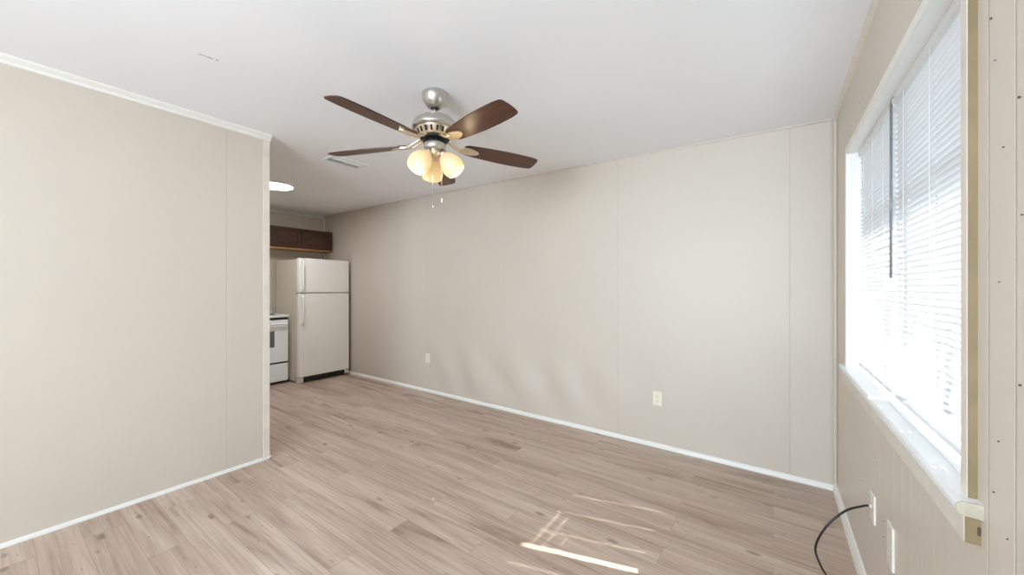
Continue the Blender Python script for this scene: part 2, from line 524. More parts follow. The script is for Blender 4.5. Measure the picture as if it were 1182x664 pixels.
for (y, z, r) in ((1.0903, 1.806, .0034), (0.9927, 1.617, .0035), (0.990, 1.138, .0035), (1.062, 1.02, .0024), (1.045, 1.55, .0022), (1.075, 1.72, .002),
                  (1.03, 0.86, .0022), (1.06, 1.31, .0018), (0.985, 1.42, .002), (2.05, 0.62, .003), (2.35, 0.40, .003), (1.93, 0.43, .004),
                  (1.92, 0.375, .004), (2.74, 2.16, .003), (2.4, 2.18, .004), (2.30, 2.16, .003), (1.02, 0.70, .0018), (1.08, 0.92, .0026)):
    r *= 0.42
    c = [(XW-0.0018, y + r*(1+.4*random.random())*math.cos(2*PI*k/7), z + r*(1+.5*random.random())*math.sin(2*PI*k/7)) for k in range(7)]
    ww.quad(c, hm)
ww = ww.build('wall_right')
md = ww.modifiers.new('thickness', 'SOLIDIFY'); md.thickness = 0.13; md.offset = 1
struct(ww)

# partition on the left with a seam and a free end
us = breaks(YR, YE, 0.12, (0.988, -0.23), 0.002); vs = breaks(-0.06, 2.52, 0.1)
def pos_left(y, z):
    x = XL + 0.003*noise.noise(Vector((1.0, y*1.2, z*1.2)))
    if abs(y-0.988) < 1e-4 or abs(y+0.23) < 1e-4: x -= 0.0008
    return (x, y, z)
wlft = sheet(us, vs, pos_left, m=M['wall'], gm=M['seam'], grooves=(0.988, -0.23), half=0.002)
wlft.box(XL-0.115, XL-0.006, YR, YE, -0.06, 2.52, M['wall'])
wlft.box(XL-0.115, XL, YE-0.001, YE+0.0005, -0.06, 2.52, M['wall'])
struct(wlft.build('wall_left'))
mb = MB(); mb.box(XK-0.1, XK, 0.2, YD+0.1, -0.06, 2.52, M['wall']); struct(mb.build('wall_kitchen'))
mb = MB(); mb.box(XK-0.1, XL-0.115, 0.1, 0.2, -0.06, 2.52, M['wall']); struct(mb.build('wall_kitchen_side'))
mb = MB()
for b_ in ((XL-0.1, RX0_, -0.06, 2.52), (RX1_, XW+0.1, -0.06, 2.52), (RX0_, RX1_, -0.06, RZ0), (RX0_, RX1_, RZ1, 2.52)):
    mb.box(b_[0], b_[1], YR-0.1, YR, b_[2], b_[3], M['wall'])
struct(mb.build('wall_rear'))

# trim and baseboards --------------------------------------------------
def strip_x(mb, prof, xs, y_of, z_of, m, sgn=-1):
    """profile (d, h) swept along x next to a wall of constant y"""
    rows = [[mb.bm.verts.new((x, y_of(x) + sgn*d, z_of(x) + h)) for d, h in prof] for x in xs]
    _rows(mb, rows, m)
def strip_y(mb, prof, ys, x_of, z_of, m, sgn=-1):
    rows = [[mb.bm.verts.new((x_of(y) + sgn*d, y, z_of(y) + h)) for d, h in prof] for y in ys]
    _rows(mb, rows, m)
def _rows(mb, rows, m):
    i = mb.mi(m); n = len(rows[0])
    for a, b in zip(rows[:-1], rows[1:]):
        for k in range(n):
            f = mb.bm.faces.new((a[k], b[k], b[(k+1) % n], a[(k+1) % n])); f.material_index = i
    for e in (rows[0], rows[-1]):
        f = mb.bm.faces.new(e); f.material_index = i
    bmesh.ops.recalc_face_normals(mb.bm, faces=mb.bm.faces)
quarter = [(0, -0.004), (0.016, -0.004), (0.016, 0.010), (0.0135, 0.020), (0.009, 0.028), (0.004, 0.033), (0, 0.035)]
bevelled = [(0, -0.004), (0.020, -0.004), (0.020, 0.012), (0.014, 0.034), (0.006, 0.050), (0, 0.056)]
shoe = [(0, -0.004), (0.014, -0.004), (0.014, 0.008), (0.010, 0.016), (0, 0.021)]
crown = [(0, 0.0), (0.030, 0.0), (0.030, -0.010), (0.022, -0.018), (0.012, -0.028), (0.008, -0.042), (0, -0.045)]
cove = [(0, 0.0), (0.020, 0.0), (0.020, -0.006), (0.006, -0.022), (0, -0.026)]
bead = [(0, 0.0), (0.010, 0.0), (0.008, -0.007), (0, -0.010)]
xs = breaks(XK, XW, 0.1); ys_r = breaks(YR, YD, 0.1); ys_l = breaks(YR, YE+0.012, 0.1); ys_k = breaks(0.2, YD, 0.1)
mb = MB(); strip_x(mb, quarter, xs, lambda x: YD, lambda x: fz(x, YD), M['trim']); struct(mb.build('baseboard_back'))
mb = MB(); strip_y(mb, bevelled, ys_r, lambda y: XW, lambda y: fz(XW, y), M['trim']); struct(mb.build('baseboard_right'))
mb = MB(); strip_y(mb, shoe, ys_l, lambda y: XL, lambda y: fz(XL, y), M['trim'], 1)
mb.box(XL-0.125, XL+0.014, YE, YE+0.014, -0.004+fz(XL, YE), fz(XL, YE)+0.021, M['trim']); struct(mb.build('baseboard_left'))
mb = MB(); strip_y(mb, crown, ys_l, lambda y: XL, lambda y: cz(XL, y)+0.002, M['trim'], 1)
mb.box(XL-0.13, XL+0.012, YE, YE+0.012, cz(XL, YE)-0.042, cz(XL, YE)+0.002, M['trim']); struct(mb.build('trim_1'))
mb = MB(); strip_y(mb, crown, ys_k, lambda y: XK, lambda y: cz(XK, y)+0.002, M['trim'], 1); struct(mb.build('trim_2'))
mb = MB(); strip_y(mb, cove, ys_r, lambda y: XW, lambda y: cz(XW, y)+0.002, M['trim_worn']); struct(mb.build('trim_3'))
mb = MB(); strip_x(mb, bead, xs, lambda x: YD, lambda x: cz(x, YD)+0.001, M['wall']); struct(mb.build('trim_4'))
mb = MB(); mb.box(XL-0.002, XL+0.006, YE-0.036, YE+0.006, 0.018, cz(XL, YE)-0.04, M['trim_worn'], 0.0015)
mb.box(XL-0.13, XL-0.002, YE, YE+0.006, 0.018, cz(XL, YE)-0.04, M['trim_worn']); struct(mb.build('trim_5'))
mb = MB(); mb.box(XK-0.002, XK+0.03, YD-0.016, YD+0.002, 0.03, cz(XK, YD)-0.04, M['trim'], 0.003); struct(mb.build('trim_6'))
mb = MB(); mb.box(XW-0.014, XW+0.002, YD-0.016, YD+0.002, 0.03, cz(XW, YD)-0.004, M['wall'], 0.004); struct(mb.build('trim_7'))

# window_1: jamb lining, casing, stool, apron, sashes, panes -----------------------------
XC = 0.3225                                # room face of the casing
XO = XW + 0.13                             # outside face of the wall
w1 = thing('window_1', 'wide white-trimmed window with a deep painted sill in the right wall', 'window', (XW, (OY0+OY1)/2, OZ0))
del w1['category']; struct(w1)
mb = MB()
mb.box(XC+0.004, XO-0.004, OY1-0.0025, OY1+0.0105, OZ0, OZ1+0.012, M['trim'], 0.001)
mb.box(XC+0.004, XO-0.004, OY0-0.0105, OY0+0.0025, OZ0, OZ1+0.012, M['trim'], 0.001)
mb.box(XC+0.004, XO-0.004, OY0-0.0105, OY1+0.0105, OZ1-0.0025, OZ1+0.010, M['trim'], 0.001)
mb.build('jamb_lining', None, w1)
mb = MB()
mb.box(XC, XW+0.004, OY1-0.001, OY1+0.034, OZ0, OZ1+0.012, M['trim'], 0.003)
mb.box(XC, XW+0.004, OY0-0.033, OY0+0.001, OZ0, OZ1+0.012, M['trim_worn'], 0.003)
mb.box(XC, XW+0.004, OY0-0.033, OY1+0.034, OZ1+0.001, OZ1+0.034, M['trim'], 0.003)
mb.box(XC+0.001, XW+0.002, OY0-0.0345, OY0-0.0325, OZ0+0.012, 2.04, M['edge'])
mb.build('casing', None, w1)
ST = 0.874                                  # top of the stool
mb = MB()
nose = [(0.300, ST-0.008), (0.302, ST-0.003), (0.308, ST), (XO-0.03, ST), (XO-0.03, ST-0.026), (0.308, ST-0.026), (0.302, ST-0.023), (0.300, ST-0.018)]
mb.prism(nose, 'y', 1.122, 2.757, M['sill'])
mb.prism([(0.2995, ST-0.018), (0.2995, ST-0.008), (0.302, ST-0.0025), (0.308, ST+0.0005), (XW, ST+0.0005), (XW, ST-0.028), (0.308, ST-0.0265), (0.302, ST-0.0235)], 'y', 1.1195, 1.1225, M['end_grain'])
mb.build('stool', None, w1)
mb = MB(); mb.box(0.314, XW+0.003, 1.135, 2.74, ST-0.086, ST-0.026, M['trim_worn'], 0.002)
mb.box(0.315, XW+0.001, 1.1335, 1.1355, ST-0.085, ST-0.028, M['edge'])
mb.box(0.331, XW+0.0005, 1.133, 1.1355, ST-0.066, ST-0.048, M['bare'], 0.001)
mb.build('apron', None, w1)
XF0, XF1 = 0.428, 0.452
mb = MB()
for (y0, y1, z0, z1) in ((OY0, OY0+0.035, ST, OZ1), (OY1-0.012, OY1, ST, OZ1), (OY0, OY1, OZ1-0.04, OZ1), (OY0, OY1, ST-0.004, ST+0.016)):
    mb.box(XF0, XF1, y0, y1, z0, z1, M['frame'], 0.002)
mb.box(XF0-0.003, XF1-0.002, 1.885, 1.942, ST+0.001, OZ1-0.005, M['frame'], 0.003)
mb.box(XF0+0.004, XF1, OY0+0.03, OY1-0.01, 1.625, 1.653, M['frame'], 0.002)
mb.build('sash_frame', None, w1)
mb = MB(); mb.box(0.439, 0.442, OY0+0.03, OY1-0.01, ST+0.01, OZ1-0.03, M['pane']); mb.build('pane', None, w1)
# fill_window, added behind the camera to let the fill light in
w2 = thing('fill_window', 'added window behind the camera, letting in the fill light', 'window', ((RX0_+RX1_)/2, YR, RZ0))
del w2['category']; struct(w2)
mb = MB()
for (x0, x1, z0, z1) in ((RX0_-0.03, RX0_+0.04, RZ0-0.03, RZ1+0.03), (RX1_-0.04, RX1_+0.03, RZ0-0.03, RZ1+0.03), (RX0_, RX1_, RZ1-0.04, RZ1+0.03), (RX0_, RX1_, RZ0-0.03, RZ0+0.04)):
    mb.box(x0, x1, YR-0.1, YR+0.012, z0, z1, M['trim'], 0.002)
mb.box((RX0_+RX1_)/2-0.025, (RX0_+RX1_)/2+0.025, YR-0.08, YR-0.03, RZ0+0.03, RZ1-0.03, M['trim'], 0.002)
mb.build('sash_frame', None, w2)
mb = MB(); mb.box(RX0_+0.03, RX1_-0.03, YR-0.056, YR-0.053, RZ0+0.03, RZ1-0.03, M['pane']); mb.build('pane', None, w2)

# outside: yard and the porch roof that shades the upper glass
mb = MB(); mb.box(0.6, 40, -20, 40, -0.5, -0.4, M['ground']); mb.box(XO, 0.6, -20, 40, -0.5, -0.4, M['ground'])
struct(mb.build('ground'))
mb = MB(); mb.box(0.95, 14.0, 7.0, 7.3, -0.45, 3.4, M['backdrop'])     # added grey backdrop, put there to darken the gaps between slats
struct(mb.build('backdrop_outside'))
mb = MB(); mb.box(XO-0.005, 1.085, -4.0, 9.0, 2.29, 2.40, M['eave'], 0.004); struct(mb.build('eave'))

# ------------------------------------------------------------------ ceiling fan
FX, FY = -1.6365, 1.541
FZ = cz(FX, FY)
fan = thing('ceiling_fan', 'brushed nickel ceiling fan with five dark wood blades and three lit glass shades', 'ceiling fan', (FX, FY, FZ))
T = Matrix.Translation((FX, FY, 0))
mb = MB()
mb.lathe([(0, FZ+0.001), (0.068, FZ+0.001), (0.074, FZ-0.004), (0.0745, FZ-0.020), (0.072, FZ-0.036), (0.065, FZ-0.055), (0.053, FZ-0.073), (0.040, FZ-0.086), (0.030, FZ-0.090), (0, FZ-0.090)], 48, M['nickel'], T)
mb.lathe([(0, FZ-0.0895), (0.026, FZ-0.0895), (0.024, FZ-0.0912), (0, FZ-0.0912)], 32, M['black'], T)
mb.build('canopy', None, fan)
mb = MB(); mb.lathe([(0, FZ-0.08), (0.0125, FZ-0.08), (0.0125, 2.30), (0, 2.30)], 24, M['nickel_warm'], T); mb.build('downrod', None, fan)
mb = MB()
mb.lathe([(0.0, 2.317), (0.020, 2.317), (0.024, 2.309), (0.054, 2.306), (0.085, 2.299), (0.109, 2.286), (0.124, 2.269), (0.132, 2.250), (0.133, 2.238), (0.128, 2.230), (0.114, 2.226), (0.0, 2.226)], 64, M['nickel'], T)
mb.build('motor_housing', None, fan)
mb = MB()
mb.lathe([(0.0, 2.227), (0.1155, 2.227), (0.112, 2.220), (0.096, 2.188), (0.090, 2.182), (0.0, 2.182)], 64, M['nickel_warm'], T)
for k in range(20):                                           # dark slots round the flared band
    a = 2*PI*k/20
    d = Matrix.Translation((FX, FY, 2.204)) @ Matrix.Rotation(a, 4, 'Z') @ Matrix.Translation((0.1035, 0, 0)) @ Matrix.Rotation(math.radians(24), 4, 'Y')
    mb.box(-0.003, 0.0022, -0.0062, 0.0062, -0.0145, 0.0145, M['dark'], 0.001, 1, d)
mb.build('vent_band', None, fan)
mb = MB(); mb.lathe([(0.0, 2.1825), (0.083, 2.1825), (0.085, 2.179), (0.085, 2.173), (0.080, 2.169), (0, 2.169)], 48, M['black'], T); mb.build('flywheel', None, fan)
mb = MB()
mb.lathe([(0, 2.170), (0.040, 2.170), (0.040, 2.158), (0.060, 2.156), (0.064, 2.151), (0.064, 2.119), (0.058, 2.109), (0.046, 2.105), (0, 2.105)], 48, M['nickel'], T)
mb.lathe([(0.0635, 2.154), (0.067, 2.153), (0.067, 2.146), (0.0635, 2.145)], 48, M['black'], T, closed=True)
mb.build('switch_housing', None, fan)
mb = MB()
mb.lathe([(0, 2.106), (0.040, 2.106), (0.043, 2.099), (0.040, 2.086), (0.034, 2.074), (0.026, 2.064), (0.014, 2.058), (0, 2.056)], 40, M['nickel_warm'], T)
mb.build('light_kit_hub', None, fan)
BLADE_A0, PITCH = 60.0, -12.0
for k in range(5):
    a = math.radians(BLADE_A0 + 72*k + (1.5, -3.5, 0.5, -0.5, -1.5)[k])       # an old fan: the blades are not quite evenly set
    droop = (1.8, 4.6, 1.8, 1.8, 1.8)[k]
    R = Matrix.Translation((FX, FY, 0)) @ Matrix.Rotation(a, 4, 'Z')
    B = R @ Matrix.Translation((0, 0, 2.146)) @ Matrix.Rotation(math.radians(droop), 4, 'Y') @ Matrix.Rotation(math.radians(PITCH), 4, 'X')
    # outline of the blade along +x: a narrow rounded root, slowly widening, clipped outer end
    pr = [(0.175, 0.030), (0.185, 0.044), (0.205, 0.052), (0.30, 0.062), (0.42, 0.069), (0.53, 0.070), (0.62, 0.066), (0.660, 0.060), (0.670, 0.054), (0.676, 0.040)]
    outline = [(x, w) for x, w in pr] + [(0.680, 0.0)] + [(x, -w) for x, w in reversed(pr)] + [(0.172, 0.0)]
    mb = MB(); mb.prism(outline, 'z', 0.0, 0.006, M['blade'], 0.0012)
    me_m = B
    bl = mb.build('blade', M['blade'], None, (0, 0, 0))
    bl.parent = fan
    # keep the blade's own axes so the grain runs along it
    bl.matrix_local = Matrix.Translation((-FX, -FY, -FZ)) @ B
    # bracket: an arm from the flywheel that spreads into a leaf screwed under the root
    mb = MB()
    arm = [(0.070, 0.0, 2.176), (0.095, 0.0, 2.170), (0.125, 0.0, 2.153), (0.150, 0.0, 2.140), (0.185, 0.0, 2.136)]
    mb2pts = [R @ Vector(p) for p in arm]
    for s in (-1, 1):
        mb.tube([R @ Vector((p[0], s*(0.012 + 0.008*math.sin((i/4)*PI)), p[2])) for i, p in enumerate(arm)], [0.008, 0.0075, 0.007, 0.006, 0.005], 8, M['nickel_warm'])
    leaf = [(0.150, 0.022), (0.175, 0.033), (0.205, 0.036), (0.240, 0.030), (0.268, 0.018), (0.280, 0.0)]
    lo = leaf + [(x, -w) for x, w in reversed(leaf[:-1])]
    mb.prism(lo, 'z', -0.0075, -0.0005, M['nickel_warm'], 0.0015, B)
    for (sx, sy) in ((0.195, 0.018), (0.195, -0.018), (0.245, 0.0)):
        mb.lathe([(0, -0.0095), (0.004, -0.009), (0.005, -0.0072), (0, -0.0072)], 12, M['nickel'], B @ Matrix.Translation((sx, sy, 0)))
    mb.build('blade_iron', None, fan)
for ang in (265.0, 25.0, 145.0):
    a = math.radians(ang); dirv = Vector((math.cos(a), math.sin(a), 0))
    neck = Vector((FX, FY, 2.084)) + dirv*0.052
    ax = (dirv*math.sin(math.radians(37)) + Vector((0, 0, -1))*math.cos(math.radians(37))).normalized()
    S = Matrix.Translation(neck) @ ax.to_track_quat('Z', 'Y').to_matrix().to_4x4()
    mb = MB()
    mb.tube([Vector((FX, FY, 2.090)) + dirv*0.02, Vector((FX, FY, 2.092)) + dirv*0.036, neck + ax*0.002], 0.011, 12, M['nickel_warm'])
    mb.lathe([(0, -0.012), (0.020, -0.012), (0.026, -0.004), (0.027, 0.012), (0.0, 0.012)], 32, M['nickel_warm'], S)
    mb.build('socket_arm', None, fan)
    out = [(0.024, 0.006), (0.034, 0.016), (0.047, 0.034), (0.058, 0.058), (0.064, 0.082), (0.065, 0.102), (0.061, 0.122), (0.056, 0.134)]
    inn = [(r-0.003, z) for r, z in reversed(out)]
    mb = MB(); mb.lathe(out + inn, 48, M['shade'], S, closed=True)
    sh = mb.build('lamp_shade', None, fan)
    mb = MB(); mb.lathe([(0, 0.010), (0.013, 0.012), (0.013, 0.035), (0.022, 0.052), (0.029, 0.070), (0.030, 0.082), (0.026, 0.096), (0.016, 0.107), (0, 0.111)], 32, M['bulb'], S)
    mb.build('bulb', None, fan)
    ld = bpy.data.lights.new('bulb_light', 'POINT'); ld.energy = 0.55; ld.color = (1.0, 0.80, 0.52); ld.shadow_soft_size = 0.03
    lo_ = bpy.data.objects.new('bulb_light', ld); COL.objects.link(lo_); lo_.location = neck + ax*0.150
cd, sdv = Vector((math.cos(math.radians(35)), math.sin(math.radians(35)), 0)), Vector((math.sin(math.radians(35)), -math.cos(math.radians(35)), 0))
for (lat, zb, fob) in ((-0.006, 1.765, 0.010), (0.046, 1.795, 0.022)):
    p = Vector((FX, FY, 0)) + cd*lat + sdv*0.030
    mb = MB()
    mb.tube([(p.x, p.y, 2.10), (p.x, p.y, 2.0), (p.x, p.y, zb+fob)], 0.0014, 8, M['nickel_warm'])
    mb.lathe([(0, zb+fob+0.004), (0.0022, zb+fob+0.003), (0.0045, zb+fob*0.6), (0.0042, zb+0.003), (0, zb)], 14, M['cord'], Matrix.Translation((p.x, p.y, 0)))
    mb.build('pull_chain', None, fan)

# ------------------------------------------------------------------ ceiling register
vx0, vx1, vy0, vy1 = -3.283, -3.100, 1.743, 2.083
vz = cz(-3.19, 1.91)
vent = thing('ceiling_vent', 'white louvered air register on the ceiling beyond the left fan blades', 'vent', ((vx0+vx1)/2, (vy0+vy1)/2, vz))
mb = MB()
for (a0, a1, b0, b1) in ((vx0, vx0+0.025, vy0, vy1), (vx1-0.025, vx1, vy0, vy1), (vx0+0.025, vx1-0.025, vy0, vy0+0.025), (vx0+0.025, vx1-0.025, vy1-0.025, vy1)):
    mb.box(a0, a1, b0, b1, vz-0.009, vz+0.004, M['vent'], 0.002)
mb.build('frame', None, vent)
mb = MB(); mb.box(vx0+0.02, vx1-0.02, vy0+0.02, vy1-0.02, vz-0.0005, vz+0.003, M['dark']); mb.build('duct_opening', None, vent)
mb = MB()
for k in range(9):
    x = vx0+0.033 + k*(vx1-vx0-0.066)/8
    mtx = Matrix.Translation((x, 0, vz-0.006)) @ Matrix.Rotation(math.radians(40 if k < 4.5 else -40), 4, 'Y')
    mb.box(-0.0075, 0.0075, vy0+0.024, vy1-0.024, -0.0006, 0.0006, M['vent'], 0, 1, mtx)
mb.box(vx0+0.02, vx1-0.02, (vy0+vy1)/2-0.004, (vy0+vy1)/2+0.004, vz-0.009, vz-0.001, M['vent'])
mb.build('louvers', None, vent)

# ------------------------------------------------------------------ kitchen ceiling lamp
KX, KY = -4.53, 1.87
KZ = cz(KX, KY)
kl = thing('flush_ceiling_lamp', 'round white flush lamp glowing on the kitchen ceiling', 'ceiling lamp', (KX, KY, KZ))
TK = Matrix.Translation((KX, KY, 0))
mb = MB(); mb.lathe([(0, KZ+0.004), (0.196, KZ+0.004), (0.198, KZ-0.004), (0.195, KZ-0.016), (0.186, KZ-0.020), (0.182, KZ-0.014), (0, KZ-0.010)], 64, M['trim'], TK); mb.build('rim', None, kl)
mb = MB(); mb.lathe([(0.183, KZ-0.012), (0.180, KZ-0.020), (0.150, KZ-0.026), (0.08, KZ-0.030), (0, KZ-0.031)], 64, M['diffuser'], TK); mb.build('diffuser', None, kl)
kd = bpy.data.lights.new('kitchen_lamp_light', 'AREA'); kd.shape = 'DISK'; kd.size = 0.34; kd.energy = 12.0; kd.color = (0.94, 0.97, 1.0)
ko = bpy.data.objects.new('kitchen_lamp_light', kd); COL.objects.link(ko); ko.location = (KX, KY, KZ-0.036)

# ------------------------------------------------------------------ wall cabinet over the refrigerator
CX0, CX1, CY0, CY1, CZ0, CZ1 = XK, -5.672, 2.232, 3.176, 1.862, 2.165
cab = thing('wall_cabinet', 'dark walnut two-door wall cabinet hung above the refrigerator', 'cabinet', ((CX0+CX1)/2, (CY0+CY1)/2, CZ0))
mb = MB()
mb.box(CX0+0.001, CX1-0.020, CY0, CY1, CZ0+0.012, CZ1, M['cabinet'], 0.002)
mb.box(CX1-0.022, CX1-0.019, CY0, CY1, CZ0, CZ1, M['cabinet'])
mb.build('body', None, cab)
mb = MB(); mb.box(CX0+0.001, CX1-0.018, CY0, CY1, CZ0-0.012, CZ0+0.012, M['cabinet_edge'], 0.002); mb.build('light_rail', None, cab)['label'] = 'bottom edge with its light painted in amber'
cm = 2.704
for (y0, y1) in ((CY0+0.006, cm-0.004), (cm+0.004, CY1-0.010)):
    mb = MB()
    z0, z1, x0, x1 = CZ0+0.022, CZ1-0.010, CX1-0.019, CX1
    w = 0.045
    mb.box(x0, x1, y0, y0+w, z0, z1, M['cabinet'], 0.002); mb.box(x0, x1, y1-w, y1, z0, z1, M['cabinet'], 0.002)
    mb.box(x0, x1, y0+w, y1-w, z0, z0+w, M['cabinet'], 0.002); mb.box(x0, x1, y0+w, y1-w, z1-w, z1, M['cabinet'], 0.002)
    mb.box(x0, x1-0.010, y0+w-0.001, y1-w+0.001, z0+w-0.001, z1-w+0.001, M['cabinet'])
    mb.box(x0, x1-0.005, y0+w+0.014, y1-w-0.014, z0+w+0.014, z1-w-0.014, M['cabinet'], 0.004)
    mb.build('door', None, cab)

# ------------------------------------------------------------------ refrigerator
RX0, RXB, RX1, RYA, RYB = -5.855, -5.240, -5.170, 2.433, 3.150
rz = fz(-5.5, 2.8)
fr = thing('refrigerator', 'almond top-freezer refrigerator standing against the back wall of the kitchen', 'refrigerator', (-5.5, 2.79, rz))
mb = MB()
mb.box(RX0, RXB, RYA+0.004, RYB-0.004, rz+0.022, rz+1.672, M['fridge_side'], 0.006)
mb.box(RXB-0.05, RXB+0.035, RYA+0.004, RYA+0.075, rz+0.004, rz+0.075, M['fridge'], 0.003)
for (x, y) in ((RX0+0.06, RYA+0.06), (RX0+0.06, RYB-0.06), (RXB-0.03, RYB-0.05)):
    mb.lathe([(0, rz+0.001), (0.018, rz+0.001), (0.018, rz+0.03), (0, rz+0.03)], 16, M['black'], Matrix.Translation((x, y, 0)))
mb.build('body', None, fr)
SPL = 1.222
for nm, z0, z1 in (('freezer_door', SPL+0.006, rz+1.688), ('refrigerator_door', rz+0.085, SPL-0.006)):
    mb = MB(); mb.box(RXB+0.004, RX1, RYA, RYB, z0, z1, M['fridge'], 0.012, 3)
    mb.box(RXB-0.006, RXB+0.006, RYA+0.012, RYB-0.012, z0+0.01, z1-0.01, M['plate'])
    dr = mb.build(nm, None, fr)
    mb = MB()
    if nm == 'freezer_door': ha, hb = SPL+0.030, rz+1.640
    else: ha, hb = 0.800, SPL-0.030
    hy_ = RYA+0.042
    mb.tube([(RX1-0.002, hy_, ha), (RX1+0.024, hy_, ha+0.012), (RX1+0.034, hy_, ha+0.045), (RX1+0.036, hy_, (ha+hb)/2), (RX1+0.034, hy_, hb-0.045), (RX1+0.024, hy_, hb-0.012), (RX1-0.002, hy_, hb)], 0.0115, 12, M['fridge'])
    mb.build('handle', None, dr)
mb = MB(); mb.box(RXB-0.02, RXB+0.012, RYA+0.076, RYB-0.06, rz+0.012, rz+0.080, M['black'], 0.002)
for k in range(5): mb.box(RXB+0.010, RXB+0.016, RYA+0.08, RYB-0.065, rz+0.018+0.012*k, rz+0.023+0.012*k, M['black'])
mb.build('toe_grille', None, fr)['label'] = 'black grille'
for hb in ((RXB+0.004, RX1+0.004, RYB-0.055, RYB-0.006, SPL-0.005, SPL+0.005),
           (RXB-0.03, RX1+0.002, RYB-0.075, RYB-0.006, rz+0.030, rz+0.080),
           (RXB+0.004, RX1+0.002, RYB-0.06, RYB-0.01, rz+1.689, rz+1.697),
           (RXB-0.01, RXB+0.03, RYA-0.003, RYA+0.016, SPL-0.010, SPL+0.010)):
    mb = MB(); mb.box(*hb, M['chrome'], 0.0015); mb.build('hinge', None, fr)['label'] = 'metal hinge'

# ------------------------------------------------------------------ range
SX0, SX1, SYA, SYB = -5.945, -5.390, 1.640, 2.402
sz = fz(-5.6, 2.0)
rg = thing('kitchen_range', 'white electric range beside the refrigerator, half hidden by the left wall', 'stove', (-5.66, 2.02, sz))
mb = MB()
mb.box(SX0, SX1-0.030, SYA, SYB, sz+0.03, sz+0.892, M['range'], 0.003)
mb.box(SX0+0.05, SX1-0.07, SYA+0.02, SYB-0.02, sz+0.001, sz+0.035, M['black'])
mb.build('body', None, rg)
mb = MB()
mb.box(SX0, SX1+0.012, SYA-0.001, SYB+0.001, sz+0.893, sz+0.922, M['range'], 0.006, 3)
mb.box(SX0, SX0+0.05, SYA, SYB, sz+0.92, sz+0.955, M['range'], 0.006)
ct = mb.build('cooktop', None, rg)
for (x, y, r) in ((-5.55, 1.83, .105), (-5.55, 2.21, .08), (-5.78, 1.83, .08), (-5.78, 2.21, .105)):
    mb = MB()
    sp = [(x + (0.02 + (r-0.02)*t/60)*math.cos(t*0.42), y + (0.02 + (r-0.02)*t/60)*math.sin(t*0.42), sz+0.930) for t in range(61)]
    mb.tube(sp, 0.0045, 6, M['coil'])
    mb.lathe([(0, sz+0.9225), (r+0.008, sz+0.9225), (r+0.012, sz+0.926), (r+0.004, sz+0.925), (0, sz+0.9235)], 32, M['chrome'], Matrix.Translation((x, y, 0)))
    mb.build('burner', None, rg)
mb = MB(); mb.box(SX1-0.028, SX1-0.006, SYA+0.003, SYB-0.003, sz+0.862, sz+0.888, M['black'], 0.002); mb.build('control_strip', None, rg)['label'] = 'black gap under the cooktop'
mb = MB(); mb.box(SX1-0.030, SX1, SYA+0.004, SYB-0.004, sz+0.295, sz+0.855, M['range'], 0.006, 3); dr = mb.build('oven_door', None, rg)
mb = MB(); mb.box(SX1-0.004, SX1+0.0015, SYA+0.17, SYB-0.175, sz+0.50, sz+0.715, M['oven_glass'], 0.001); mb.build('oven_window', None, dr)['label'] = 'grey glass window'
mb = MB()
mb.tube([(SX1-0.002, SYA+0.03, sz+0.805), (SX1+0.028, SYA+0.035, sz+0.805), (SX1+0.034, SYA+0.06, sz+0.805), (SX1+0.034, SYB-0.06, sz+0.805), (SX1+0.028, SYB-0.035, sz+0.805), (SX1-0.002, SYB-0.03, sz+0.805)], 0.013, 12, M['range'])
mb.build('handle', None, dr)
mb = MB(); mb.box(SX1-0.030, SX1-0.001, SYA+0.004, SYB-0.004, sz+0.045, sz+0.272, M['range'], 0.006, 3); mb.build('drawer', None, rg)
mb = MB(); mb.box(SX1-0.034, SX1-0.022, SYA+0.004, SYB-0.004, sz+0.270, sz+0.298, M['black']); mb.build('door_gap', None, rg)

# ------------------------------------------------------------------ outlets on the back wall
def outlet(loc, label):
    x, y, z = loc
    t = thing('wall_outlet', label, 'outlet', loc, 'duplex outlets low on the back wall')
    mb = MB(); mb.box(x-0.035, x+0.035, y-0.006, y+0.001, z-0.0575, z+0.0575, M['ivory'], 0.0028); mb.build('cover_plate', None, t)
    for s in (-1, 1):
        zc = z + s*0.0195
        mb = MB()
        o = [(x + 0.0165*math.cos(q), zc + max(-0.0135, min(0.0135, 0.0172*math.sin(q)))) for q in [2*PI*k/24 for k in range(24)]]
        mb.prism(o, 'y', y-0.0085, y-0.005, M['ivory'])
        mb.box(x-0.0078, x-0.0056, y-0.0092, y-0.0083, zc-0.004, zc+0.0045, M['dark'])
        mb.box(x+0.0056, x+0.0078, y-0.0092, y-0.0083, zc-0.003, zc+0.0045, M['dark'])
        mb.lathe([(0, 0), (0.0024, 0), (0.0024, 0.0008), (0, 0.0008)], 10, M['dark'], Matrix.Translation((x, y-0.0084, zc-0.0085)) @ Matrix.Rotation(PI/2, 4, 'X'))
        mb.build('receptacle', None, t)
    mb = MB(); mb.lathe([(0, 0), (0.0032, 0), (0.0028, 0.0012), (0, 0.0014)], 12, M['nickel'], Matrix.Translation((x, y-0.0058, z)) @ Matrix.Rotation(PI/2, 4, 'X')); mb.build('screw', None, t)
    return t
o1 = outlet((-0.7777, YD - bump_back(-0.7777, 0.389), 0.389), 'ivory duplex outlet low on the back wall, the one nearer the window')
copy_thing(o1, (-3.513, YD - bump_back(-3.513, 0.42), 0.42), 'ivory duplex outlet low on the back wall, the one nearer the refrigerator')

